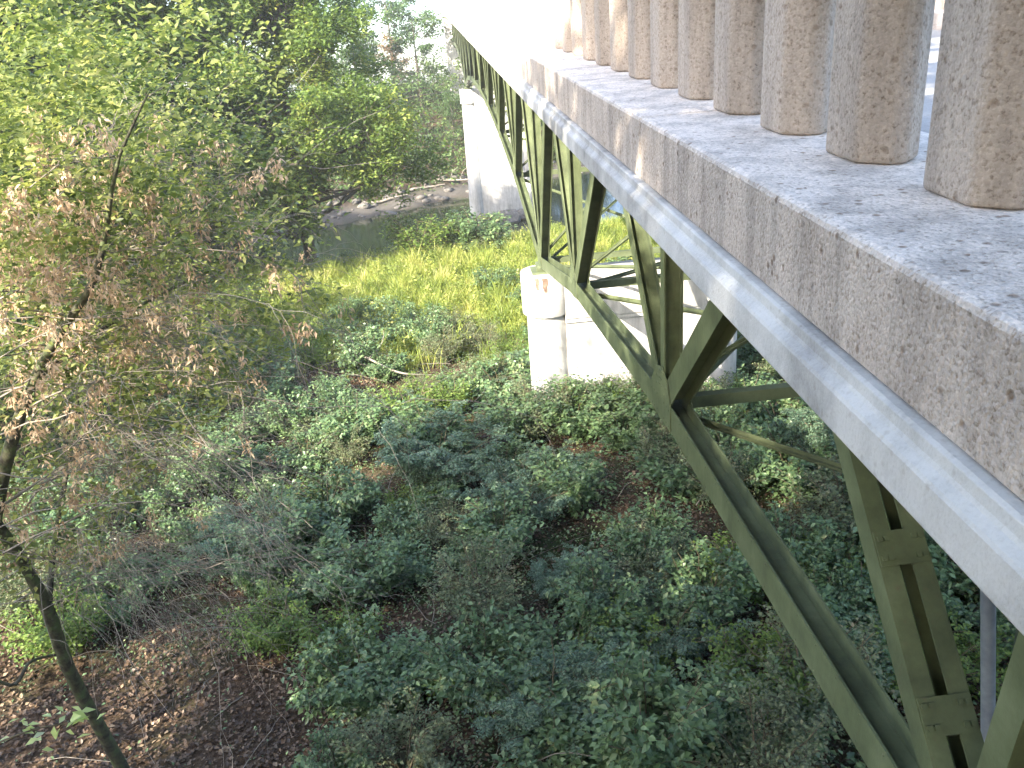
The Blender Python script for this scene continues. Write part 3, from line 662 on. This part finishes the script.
# ---- shrubs
def make_shrub(name, seed, kind, h, w):
    rs = RS(seed); lines = []; P = []; D = []; sizes = []
    ns = {'blue': 12, 'mid': 16, 'lime': 16, 'dull': 18}[kind]
    for j in range(ns):
        an = j*2.4+rs.uniform(-.3, .3); out = w*rs.uniform(.15, 1)**.7; hh = h*rs.uniform(.6, 1)*(1-.35*(out/w)**2)
        t = np.linspace(0, 1, 7)
        S = np.stack([math.cos(an)*out*t**1.3, math.sin(an)*out*t**1.3, hh*(t**.85)], -1)+rs.normal(0, .02, (7, 3))*t[:, None]
        lines.append((S, np.linspace(.014, .004, 7), 4))
        for b in range(7 if kind != 'dull' else 9):
            u = rs.uniform(.3, 1); q = S[min(6, int(u*6))]
            a2 = an+rs.uniform(-1.8, 1.8); bl = w*rs.uniform(.25, .55)
            dd = np.array([math.cos(a2), math.sin(a2), rs.uniform(.1, .8)]); dd /= np.linalg.norm(dd)
            tt = np.linspace(0, 1, 5)[:, None]
            B = q+dd*bl*tt+np.array([0, 0, -.25*bl])*tt**2
            lines.append((B, np.linspace(.005, .0015, 5), 3))
            if kind == 'blue':          # pinnate fronds along the branch
                for f in range(6):
                    o = q+dd*bl*rs.uniform(.2, 1); fa = a2+rs.uniform(-1.4, 1.4); fd = np.array([math.cos(fa), math.sin(fa), rs.uniform(-.1, .25)]); L_ = rs.uniform(.16, .28)
                    side = np.array([-fd[1], fd[0], 0]); k = 11
                    lines.append((np.stack([o, o+fd*L_*.5, o+fd*L_+np.array([0, 0, -.04])]), np.array([.002, .0015, .001]), 3))
                    for q2 in range(k):
                        for sg in (-1, 1):
                            u2 = (q2+1)/k; P.append(o+fd*L_*u2+np.array([0, 0, -.04*u2*u2])); D.append(side*sg+fd*.35+np.array([0, 0, -.15])); sizes.append(.055*(1.1-.5*abs(u2-.45)))
            else:
                nl = {'mid': 27, 'lime': 30, 'dull': 24}[kind]; sz = {'mid': .084, 'lime': .055, 'dull': .05}[kind]
                for f in range(nl):
                    u2 = rs.uniform(.1, 1.05); o = q+dd*bl*u2+np.array([0, 0, -.25*bl*u2*u2])+rs.normal(0, .045, 3)
                    dr = rs.normal(0, 1, 3)+dd*.6; P.append(o); D.append(dr); sizes.append(sz*rs.uniform(.6, 1.35))
    root = empty(name)
    V, F = tubes(lines)
    st = link('stem', np_mesh('stem', V, F, 4), root, M['stem'])
    P = np.array(P); D = np.array(D); D /= np.linalg.norm(D, axis=1)[:, None]
    fo = link('foliage', leaf_mesh('foliage', P, np.array(sizes), rs, aspect=.42 if kind == 'blue' else .62, updir=1.1, dirs=D), root, M[kind])
    reg(root, st, fo)
    return root
SH = {'blue': [make_shrub('feathery_shrub', 101, 'blue', 1.3, .85), make_shrub('feathery_shrub', 102, 'blue', 1.0, .95)],
      'mid': [make_shrub('leafy_shrub', 103, 'mid', 1.2, .8), make_shrub('leafy_shrub', 104, 'mid', .85, .9)],
      'lime': [make_shrub('light_green_shrub', 105, 'lime', .9, .75)],
      'dull': [make_shrub('twiggy_shrub', 106, 'dull', 1.2, .85)]}
desc = {'blue': 'blue-green feathery shrub', 'mid': 'mid-green broad-leaved shrub', 'lime': 'light green small-leaved shrub', 'dull': 'olive twiggy half-bare shrub'}
rs = RS(77)
spots = []
tries = 0
while len(spots) < 265 and tries < 9000:
    tries += 1
    y = rs.uniform(6.3, 33); x = rs.uniform(-9 if y > 12 else -5, 11)
    if x < -.55*y-1: continue
    if 19.6 < y < 21.3 and 1.3 < x < 7.4: continue
    lm = float(litter_mask(x, y))
    if rs.rand() < lm*1.5: continue
    if y > 27 and rs.rand() < .6: continue
    gap = smooth_noise(np.array(x), np.array(y), 4.5, 21)
    if gap > .2: continue
    mind = .56 if y < 16 else .72
    if any((x-a)**2+(y-b)**2 < mind**2 for a, b, *_ in spots): continue
    v = smooth_noise(np.array(x), np.array(y), 7, 31)+rs.normal(0, .25)
    kd = 'blue' if v > .34 else ('mid' if v > -.28 else ('lime' if v > -.5 else 'dull'))
    if rs.rand() < .06: kd = 'dull'
    if y > 24 and kd == 'blue': kd = 'lime'
    spots.append((x, y, kd))
zone = lambda x, y: ('in the shade under the bridge deck' if x > 1.8 and y < 19.7 else 'behind the near pier' if y > 21.2 and x > .8 else 'at the foot of the near pier' if y > 17 and x > .6 else 'at the edge of the sunlit grass' if y > 24 else 'beside the brown leaf litter' if x < -2.2 else 'in the open thicket left of the truss')
for x, y, kd in spots:
    pr = SH[kd][rs.randint(len(SH[kd]))]; s = rs.uniform(.7, 1.35)*(1.0 if x < 4 else 1.15)
    z_ = zone(x, y)
    place(pr, x, y, s, rs.rand()*6.28, desc[kd]+' '+z_, 'shrub', 'shrubs '+z_, sz=s*rs.uniform(.8, 1.5), sink=.05)
for i in range(9):
    kd = ['mid', 'dull', 'mid', 'lime'][i % 4]
    place(SH[kd][0], .9+i*.72, 18.75+.25*math.sin(i*2.3), 1.35, i*1.7, desc[kd]+' pressed against the foot of the near pier', 'shrub', 'shrubs pressed against the foot of the near pier', sz=1.5+.35*math.sin(i*3.1))
rb = RS(66)
for i in range(34):
    y = rb.uniform(28, 49); x = rb.uniform(-9.5, 3.0) if y < 44 else rb.uniform(-9.5, 4)
    if -9 < x < 0 and 31 < y < 45: continue
    kd = 'lime' if rb.rand() < .45 else ('dull' if rb.rand() < .5 else 'mid'); s = rb.uniform(.9, 1.7)
    zz = 'on the crest of the bank above the river' if y > 43 else 'in the tall grass of the sunlit slope'
    place(SH[kd][rb.randint(len(SH[kd]))], x, y, s, rb.rand()*6.28, desc[kd]+' '+zz, 'shrub', 'shrubs '+zz, sz=s*rb.uniform(.7, 1.2))
# named plants
place(SH['lime'][0], -1.9, 46.5, 3.4, 1.0, 'large pale green bush on the bank crest in front of the river', 'shrub')
place(SH['lime'][0], .4, 46.8, 2.8, 2.0, 'pale green bush on the bank just left of the far pier', 'shrub')
place(SH['lime'][0], -4.9, 47.0, 1.0, 2.6, 'small pale green bush beside the trunk of the bank tree', 'shrub')
for x, y, s in ((-11.5, 48.5, 2.6), (-13.5, 46, 3.0), (-15.5, 49, 3.2), (-10.2, 50.5, 2.0), (-12, 43, 2.2)): place(SH['mid'][0], x, y, s, x*2, 'large green bush under the bank trees at the water edge', 'shrub', 'large bushes under the bank trees')
place(SH['mid'][0], 1.2, 46, 2.4, 4.0, 'tall green bush at the foot of the far pier', 'shrub')
place(SH['blue'][0], -.9, 17.2, 1.65, 2.0, 'largest blue-green feathery bush in the middle of the thicket', 'shrub')
place(SH['lime'][0], -1.6, 20.6, 1.6, 3.0, 'lime green bush just above the large feathery bush', 'shrub')

# ---- ground cover, grass, litter (uncountable)
def scatter(n, xr, yr, rs, dens):
    x = rs.uniform(*xr, n); y = rs.uniform(*yr, n); k = rs.rand(n) < dens(x, y); return x[k], y[k]
rs = RS(9)
x, y = scatter(120000, (-12, 12), (6, 30), rs, lambda x, y: np.clip(1-litter_mask(x, y)*1.3, .05, 1)*(x > -.62*y-1.2)*np.clip(1.2-y/40, 0, 1))
h = np.abs(smooth_noise(x, y, 1.1, 40))*.8*rs.rand(len(x))**.5+rs.rand(len(x))*.15
P = np.stack([x, y, gz(x, y)+h+.02], -1)
o = link('low_weeds', leaf_mesh('low_weeds', P, rs.uniform(.03, .075, len(x)), rs, updir=1.0, tint=np.clip(.5+smooth_noise(x, y, 2.5, 41)*.7+rs.normal(0, .18, len(x)), 0, 1)), None, M['mid'])
tag(o, 'low leafy weeds covering the floor of the thicket', 'weeds', kind='stuff')
x, y = scatter(190000, (-12, 10), (6, 31), rs, lambda x, y: np.clip(.5+litter_mask(x, y)*1.2, 0, 1)*(x > -.7*y-1.2))
P = np.stack([x, y, gz(x, y)+.015+rs.rand(len(x))*.05], -1)
o = link('leaf_litter', leaf_mesh('leaf_litter', P, rs.uniform(.04, .10, len(x)), rs, updir=.9, aspect=.7), None, M['litter'])
tag(o, 'brown fallen leaves carpeting the ground between the shrubs', 'leaf litter', kind='stuff')
sk = []
for i in range(180):
    y0_ = rs.uniform(7, 26); x0_ = rs.uniform(-9, 9)
    if x0_ < -.62*y0_-1: continue
    L_ = rs.uniform(.4, 2.2); a = rs.rand()*6.28; t = np.linspace(0, 1, 7); xx = x0_+math.cos(a)*L_*t+np.cumsum(rs.normal(0, .04, 7)); yy_ = y0_+math.sin(a)*L_*t+np.cumsum(rs.normal(0, .04, 7))
    zz = gz(xx, yy_)+.05+rs.rand()*.5*t*(1.3-t)*2+rs.rand()*.25
    sk.append((np.stack([xx, yy_, zz], -1), np.linspace(rs.uniform(.004, .013), .002, 7), 3))
o = link('dead_sticks', np_mesh('dead_sticks', *tubes(sk), 4), None, M['twig']); tag(o, 'dead brown sticks and vines tangled over the thicket floor', 'sticks', kind='stuff')
# grass of the sunlit bank
def blades(n, xr, yr, hgt, wid, rs, dens, m, name, lab):
    x, y = scatter(n, xr, yr, rs, dens); k = len(x); z = gz(x, y)
    an = rs.rand(k)*6.28; hh = hgt*rs.uniform(.5, 1.3, k)*np.clip(.8+1.3*smooth_noise(x, y, 1.8, 50), .25, 2); w = wid*rs.uniform(.6, 1.2, k)
    ln = rs.normal(0, .35, (k, 2))*hh[:, None]
    dx, dy = np.cos(an)*w/2, np.sin(an)*w/2
    A = np.stack([x-dx, y-dy, z], -1); B = np.stack([x+dx, y+dy, z], -1)
    C = np.stack([x+ln[:, 0]*.4, y+ln[:, 1]*.4, z+hh*.6], -1); w2 = np.stack([dx*.7, dy*.7, dx*0], -1)
    T = np.stack([x+ln[:, 0], y+ln[:, 1], z+hh], -1)
    V = np.stack([A, B, C+w2, C-w2, T], 1).reshape(-1, 3); i = np.arange(k)*5
    F = np.stack([np.stack([i, i+1, i+2], -1), np.stack([i, i+2, i+3], -1), np.stack([i+3, i+2, i+4], -1)], 1).reshape(-1, 3)
    t = np.clip(.45+smooth_noise(x, y, 2.2, 51)*.9+rs.normal(0, .24, k), 0, 1)
    o = link(name, np_mesh(name, V, F, 3, np.repeat(t, 3)), None, M[m]); tag(o, lab, 'grass', kind='stuff')
blades(210000, (-14, 12), (24, 54), .62, .038, rs, lambda x, y: np.clip((y-24-2*smooth_noise(x, y, 5, 52))/7, 0, 1)*(slant(x, y) < 53)*np.clip(1-litter_mask(x, y), 0, 1), 'grass', 'grass', 'tall yellow-green grass on the sunlit slope above the river')
x, y = scatter(120000, (-12, 8), (26, 52), rs, lambda x, y: (slant(x, y) < 53)*np.clip(.35+1.6*smooth_noise(x, y, 2.0, 61), 0, 1))
P = np.stack([x, y, gz(x, y)+.1+rs.rand(len(x))**.7*np.clip(.45+1.0*smooth_noise(x, y, 1.5, 62), .1, 1.1)], -1)
o = link('bank_weeds', leaf_mesh('bank_weeds', P, rs.uniform(.07, .17, len(x)), rs, updir=.5, tint=np.clip(.5+.8*smooth_noise(x, y, 3, 63)+rs.normal(0, .2, len(x)), 0, 1)), None, M['grass']); tag(o, 'broad-leaved weeds growing through the sunlit bank grass', 'weeds', kind='stuff')
x, y = scatter(90000, (-45, 30), (60, 112), rs, lambda x, y: np.clip((slant(x, y)-77)/2.5, 0, 1))
P = np.stack([x, y, gz(x, y)+rs.rand(len(x))**1.6*2.8], -1)
o = link('far_bank_undergrowth', leaf_mesh('far_bank_undergrowth', P, rs.uniform(.2, .45, len(x)), rs), None, M['green']); tag(o, 'green undergrowth on the far river bank', 'undergrowth', kind='stuff')
x, y = scatter(60000, (-36, -6), (14, 56), rs, lambda x, y: (x < -9.5-(y-20)*.0)*(slant(x, y) < 54)*.9)
P = np.stack([x, y, gz(x, y)+rs.rand(len(x))**1.5*1.3], -1)
o = link('wood_undergrowth', leaf_mesh('wood_undergrowth', P, rs.uniform(.08, .2, len(x)), rs), None, M['green']); tag(o, 'green undergrowth below the trees of the near wood', 'undergrowth', kind='stuff')

# ------------------------------------------------------------------ box elder on the left
# camera frame (also used to give the limbs their places in the world)
f_px = 875.0
nn = lambda a: np.array(a, float)/np.linalg.norm(a)
dn = nn((156, 1961, f_px)); bw = nn((-82, -384, f_px)); bw = nn(bw-dn*(bw@dn)); rt = np.cross(dn, bw)
def W(u, v, y):
    p = np.array([(u-512)/f_px, (v-384)/f_px, 1.]); a = np.array([p@rt, p@bw, p@dn]); t = y/a[1]
    return np.array([a[0]*t, y, ZC-a[2]*t])
def smooth_path(P, n=18):
    P = np.array(P); t = np.linspace(0, len(P)-1, n); i = np.minimum(len(P)-2, t.astype(int)); f = (t-i)[:, None]
    P0 = P[np.maximum(i-1, 0)]; P1 = P[i]; P2 = P[i+1]; P3 = P[np.minimum(i+2, len(P)-1)]
    return .5*((2*P1)+(-P0+P2)*f+(2*P0-5*P1+4*P2-P3)*f**2+(-P0+3*P1-3*P2+P3)*f**3)
rs = RS(303)
el = empty('box_elder', (-5.0, 9.0, float(gz(-5.0, 9.0)))); tag(el, 'half-bare grey tree at the left edge hung with tan dry seed clusters', 'tree')
ofs = np.array(el.location)
L1 = []   # thick
base = np.array([-5.0, 9.0, float(gz(-5, 9))-.2])
L1.append((smooth_path([base, W(108, 742, 8.8), W(70, 672, 8.5), W(48, 610, 8.2), W(22, 560, 8.0), W(-6, 520, 7.8), W(-50, 440, 7.4), W(-90, 330, 7.0)]), np.linspace(.09, .045, 18), 10))
fork = W(-6, 520, 7.8)
L1.append((smooth_path([fork, W(4, 470, 7.6), W(17, 425, 7.5), W(32, 385, 7.5), W(58, 335, 7.4), W(92, 285, 7.3), W(106, 230, 7.2), W(118, 160, 7.0), W(150, 90, 6.9)]), np.linspace(.07, .006, 18), 8))
L1.append((smooth_path([W(48, 610, 8.2), W(55, 540, 8.8), W(72, 440, 9.4), W(82, 360, 9.8), W(96, 250, 10.2), W(90, 160, 10.4)]), np.linspace(.04, .005, 18), 6))
L1.append((smooth_path([W(-60, 640, 6.5), W(8, 685, 6.6), W(30, 662, 6.8), W(55, 655, 7.4)]), np.linspace(.02, .012, 18), 6))
L1.append((smooth_path([W(32, 385, 7.5), W(70, 350, 7.9), W(150, 300, 8.6), W(210, 270, 9.2)]), np.linspace(.03, .01, 18), 6))
V, F = tubes([(p-ofs, r, s) for p, r, s in L1]); link('trunk', np_mesh('trunk', V, F, 4, smooth=True), el, M['mossbark'])
# drooping dead twigs sweeping to the right
tw = []; tips = []
def sweep(p0, p1, r, lev, sag):
    n = 10; t = np.linspace(0, 1, n)[:, None]; L_ = np.linalg.norm(p1-p0)
    Pn = p0+(p1-p0)*t; Pn[:, 2] += (sag*L_*4*(t*(1-t)))[:, 0]; wob = rs.normal(0, .036*L_, (n, 3)); Pn += np.cumsum(wob, 0)*.5*np.minimum(1, t*3)
    tw.append((Pn, np.linspace(r, max(.0017, r*.25), n), 4 if lev == 0 else 3))
    if lev < 2:
        for k in range(7 if lev == 0 else 4):
            i = rs.randint(2, n-1); q = Pn[i]; d = (Pn[i]-Pn[i-1]); d /= np.linalg.norm(d)
            a = rs.normal(0, .62, 3); a[2] -= .3; L2 = L_*rs.uniform(.25, .5)*(1-i/n*.4)
            sweep(q, q+(d+a)*L2, r*.5, lev+1, rs.uniform(0, .2))
    else: tips.append(Pn[-1])
    tips.append(Pn[-1])
for k in range(62):
    u0 = rs.uniform(-40, 60); v0 = rs.uniform(280, 540) if k < 46 else rs.uniform(500, 640)
    yy = rs.uniform(7.2, 8.6); u1 = rs.uniform(130, 330); v1 = v0+rs.uniform(-60, 130)
    if u1 > 260: v1 = min(v1, 560); v1 = max(v1, 300)
    sweep(W(u0, v0, yy), W(u1, v1, yy+rs.uniform(-.6, 1.6)), rs.uniform(.005, .011), 0, rs.uniform(.06, .2))
for k in range(16):
    u0 = rs.uniform(0, 120); v0 = rs.uniform(150, 360); yy = rs.uniform(6.8, 8.4)
    sweep(W(u0, v0, yy), W(u0+rs.uniform(60, 220), v0+rs.uniform(-90, 60), yy+rs.uniform(0, 2)), rs.uniform(.004, .008), 0, .05)
V, F = tubes([(p-ofs, r, s) for p, r, s in tw]); link('bare_branches', np_mesh('bare_branches', V, F, 4), el, M['twig'])
# seed clusters
P = []; D = []; S = []
cl = []
for k in range(300):
    u = abs(rs.normal(0, 115))+rs.uniform(-10, 30); v = rs.normal(250, 72)+u*.10
    if v < 110 or v > 470 or u > 330: continue
    cl.append(W(u, v, rs.uniform(6.6, 9.6)))
for (u, v) in ((270, 265), (300, 285), (215, 145), (240, 190), (40, 330), (66, 292), (345, 310), (152, 330), (130, 470), (30, 515), (38, 480), (205, 150)): cl.append(W(u, v, 8.0))
for k in range(90):
    cl.append(W(abs(rs.normal(0, 110)), rs.uniform(340, 560), rs.uniform(6.8, 9.2)))
for c in cl:
    n_ = rs.randint(14, 40)
    for j in range(n_):
        P.append(c+rs.normal(0, 1, 3)*[.035, .035, .05]); D.append(np.array([rs.normal(0, .45), rs.normal(0, .45), -1.0])); S.append(rs.uniform(.04, .075))
P = np.array(P); D = np.array(D)
me = leaf_mesh('seed_clusters', P-ofs, np.array(S), rs, aspect=.36, updir=0, dirs=D); link('seed_clusters', me, el, M['samara'])
# leaves of the elder
tl = []
for k in range(1000):
    u = rs.uniform(-60, 330)*rs.rand()**.5; v = rs.normal(190, 120)
    if v < -20 or v > 470: continue
    tl.append((W(u, v, rs.uniform(6.8, 12)), None))
for k in range(420):
    u = rs.uniform(-40, 320); v = rs.uniform(300, 600)
    if v-300 > (320-u)*1.1: continue
    tl.append((W(u, v, rs.uniform(7.2, 10)), None))
me = leaves_at(rs, tl, 22, .30, .078, flat=.8, updir=.6); me.transform(Matrix.Translation(-Vector(ofs))); link('crown', me, el, M['elder'])

# bright sprig at the lower left
sp_ = empty('leafy_sprig', tuple(W(-30, 745, 2.9))); tag(sp_, 'bright pale green leafy sprig poking in at the lower left corner', 'sprig'); so = np.array(sp_.location)
ln = smooth_path([W(-60, 770, 2.9), W(0, 742, 2.9), W(40, 728, 2.95), W(80, 722, 3.0)]); lines = [(ln-so, np.linspace(.006, .002, 18), 5)]
P = []; D = []; S = []
for (u, v, du, dv, s) in ((12, 738, -.9, .1, .05), (20, 722, .5, -.6, .045), (22, 730, .6, .2, .05), (50, 716, -.6, -.7, .04), (56, 714, .3, -.6, .05), (70, 720, .9, -.1, .075), (72, 712, 1, .25, .07), (80, 712, .9, -.2, .055), (60, 728, .2, .5, .06), (45, 732, -.3, .5, .055), (66, 728, .7, .6, .05), (35, 728, -.5, -.5, .04), (38, 738, 0, .8, .05), (54, 726, 0, .6, .05), (84, 718, .8, .9, .06)):
    p = W(u, v, 2.95+rs.uniform(-.05, .05)); P.append(p+rs.normal(0, .03, 3)); D.append(nn((du, .3, -dv+rs.normal(0, .5)))); S.append(s*1.0); q = W(u+du*20, v+dv*20, 2.93); P.append(p); D.append((q-p)/np.linalg.norm(q-p)); S.append(s*1.1)
link('leaves', leaf_mesh('leaves', np.array(P)-so, np.array(S), RS(4), aspect=.5, updir=.8, dirs=np.array(D)*3), sp_, M['bright'])
V, F = tubes(lines); link('stem', np_mesh('stem', V, F, 4), sp_, M['stem'])

# fallen pale branch, stump, small rocks
def onground(u, v):
    lo, hi = 2., 90.
    for _ in range(40):
        mid = (lo+hi)/2; p = W(u, v, mid)
        if p[2] > gz(p[0], p[1]): lo = mid
        else: hi = mid
    return W(u, v, lo)
a, b_, c_ = onground(345, 370), onground(372, 381), onground(402, 388)
fb = link('fallen_branch', np_mesh('fallen_branch', *tubes([(smooth_path([a+[0, 0, .9], b_+[0, 0, .75], c_+[0, 0, .5], c_+[.9, .3, .2]]), np.linspace(.045, .02, 18), 6), (smooth_path([b_+[0, 0, .75], b_+[.4, .5, 1.0], b_+[.5, .9, 1.3]]), np.linspace(.02, .008, 18), 5)]), 4, smooth=True), None, M['twig'])
tag(fb, 'pale fallen branch lying across the plants below the sunlit grass', 'branch')
st = onground(350, 264); mb = MB()
r_ = RS(8); pts = [(math.cos(k*math.tau/9)*.32*r_.uniform(.8, 1.2), math.sin(k*math.tau/9)*.32*r_.uniform(.8, 1.2)) for k in range(9)]
mb.prism_z(pts, -.3, .75, [(x*.75+.1, y*.75) for x, y in pts]); o = mb.build('tree_stump', M['bark'], None, .03); o.location = tuple(st); tag(o, 'small weathered stump beside the trunk of the bank tree', 'stump')
def rock(p, s, lab, grp):
    import bmesh
    bm = bmesh.new(); bmesh.ops.create_icosphere(bm, subdivisions=2, radius=s)
    rr = RS(int(abs(p[0]*100)) % 1000+1)
    for v in bm.verts: v.co *= 1+rr.uniform(-.22, .22); v.co.z *= .6
    me = bpy.data.meshes.new('rock'); bm.to_mesh(me); bm.free(); o = link('rock', me, None, M['rock']); o.location = tuple(p); tag(o, lab, 'rock', grp)
M['rock'] = solid_noise('grey_rock', [(.3, (.07, .065, .06)), (.7, (.20, .185, .165))], scale=5, bump=.5, bscale=12, bdist=.03)
for x, y, s in ((2.6, 66.8, .9), (4.2, 66.5, 1.1), (5.6, 67, .8), (3.4, 65.8, .6), (6.6, 66.2, 1.0)): rock((x, y, ZC-15.75), s, 'grey boulder in the water at the foot of the far pier', 'boulders at the foot of the far pier')
import bmesh
bm = bmesh.new(); bmesh.ops.create_icosphere(bm, subdivisions=1, radius=1); ico = np.array([v.co[:] for v in bm.verts]); icf = np.array([[v.index for v in f.verts] for f in bm.faces]); bm.free()
rs = RS(14); VV = []; FF = []
for i in range(900):
    x = rs.uniform(-24, 14); y = rs.uniform(58, 90); s_ = float(slant(np.array(x), np.array(y)))
    if not (75.2 < s_ < 81): continue
    r = rs.uniform(.08, .4)*(1 if rs.rand() < .8 else 1.8); VV.append(ico*(1+rs.uniform(-.25, .25, (len(ico), 1)))*r*np.array([1.2, 1, .6])+[x, y, float(gz(x, y))+.02]); FF.append(icf+len(ico)*(len(VV)-1))
o = link('shore_stones', np_mesh('shore_stones', np.concatenate(VV), np.concatenate(FF), 3), None, M['rock']); tag(o, 'grey stones littering the muddy far shore', 'stones', kind='stuff')
p = onground(727, 572); rock(p+[0, 0, .5], .12, 'small pale stone among the shrubs under the lower chord', None)

dr = RS(12)
for i, (x, y, L_, a) in enumerate([(-3.5, 77.2, 3.5, .3), (-7.5, 74.6, 4.5, .5), (-10.5, 72.5, 3, 1.2), (-1.0, 79.5, 3.0, -.2)]):
    t = np.linspace(0, 1, 8); xx = x+np.cos(a)*L_*t+np.cumsum(dr.normal(0, .07, 8)); yy = y+np.sin(a)*L_*t+np.cumsum(dr.normal(0, .07, 8)); zz = np.maximum(gz(xx, yy), ZC-15.9)+.12+.15*i*t
    ln_ = [(np.stack([xx, yy, zz], -1), np.linspace(.16, .05, 8), 6)]
    for q in (3, 5): ln_.append((np.array([[xx[q], yy[q], zz[q]], [xx[q]+.3, yy[q]+.2, zz[q]+.7], [xx[q]+.8, yy[q]+.1, zz[q]+1.1]]), np.array([.05, .03, .015]), 5))
    o = link('driftwood', np_mesh('driftwood', *tubes(ln_), 4, smooth=True), None, M['twig']); tag(o, 'grey driftwood log stranded on the muddy far shore', 'driftwood', 'driftwood logs on the far shore')
# ------------------------------------------------------------------ light, sky, camera
SUN_EL, SUN_AZ = math.radians(34), math.atan2(-.66, -.75)   # towards the sun: x = sin, y = cos
to_sun = Vector((math.sin(SUN_AZ)*math.cos(SUN_EL), math.cos(SUN_AZ)*math.cos(SUN_EL), math.sin(SUN_EL)))
sl = bpy.data.lights.new('sun', 'SUN'); sl.energy = 3.4; sl.angle = math.radians(.53); sl.color = (1, .90, .74)
so_ = bpy.data.objects.new('sun', sl); COL.objects.link(so_); so_.rotation_euler = (-to_sun).to_track_quat('-Z', 'Y').to_euler()
w = bpy.data.worlds.new('World'); scene.world = w; w.use_nodes = True
wn = w.node_tree.nodes; bg = wn['Background']; sky = wn.new('ShaderNodeTexSky'); sky.sky_type = 'NISHITA'; sky.sun_disc = False
sky.sun_elevation = SUN_EL; sky.sun_rotation = SUN_AZ; sky.dust_density = 2.0; sky.air_density = 1.0
tcs = wn.new('ShaderNodeTexCoord'); mps = wn.new('ShaderNodeMapping'); mps.vector_type = 'POINT'; mps.inputs['Rotation'].default_value = (math.radians(5), 0, 0)   # the deck climbs gently towards the far end, so the true horizon lies a little below its line
w.node_tree.links.new(tcs.outputs['Generated'], mps.inputs[0]); w.node_tree.links.new(mps.outputs[0], sky.inputs[0])
w.node_tree.links.new(sky.outputs[0], bg.inputs[0]); bg.inputs[1].default_value = .15
cam = bpy.data.cameras.new('camera'); co = bpy.data.objects.new('camera', cam); COL.objects.link(co); scene.camera = co
cam.sensor_width = 36; cam.lens = f_px/1024*36; cam.clip_end = 5000; cam.clip_start = .05
right = Vector((rt[0], bw[0], -dn[0])); up = -Vector((rt[1], bw[1], -dn[1])); fw = Vector((rt[2], bw[2], -dn[2]))
R_ = Matrix((right, up, -fw)).transposed().to_4x4(); co.matrix_world = Matrix.Translation((0, 0, ZC)) @ R_
vs = scene.view_settings; vs.view_transform = 'Standard'; vs.look = 'None'; vs.gamma = 1; vs.exposure = 2.55
scene.cycles.max_bounces = 4; scene.cycles.diffuse_bounces = 3; scene.cycles.glossy_bounces = 2; scene.cycles.transmission_bounces = 2; scene.cycles.transparent_max_bounces = 4

if HAZE:
    hb = MB(); hb.box(-160, 60, -60, 330, ZC-110, ZC+26); m, nt, ns, L = mat('thin_haze')
    pv = N(ns, 'ShaderNodeVolumePrincipled'); pv.inputs['Color'].default_value = (.92, .95, 1, 1); pv.inputs['Density'].default_value = HAZE
    L.new(pv.outputs[0], N(ns, 'ShaderNodeOutputMaterial').inputs['Volume'])
    o = hb.build('haze', m); tag(o, 'thin pale haze in the river valley', 'haze', kind='stuff')
    scene.cycles.volume_bounces = 0
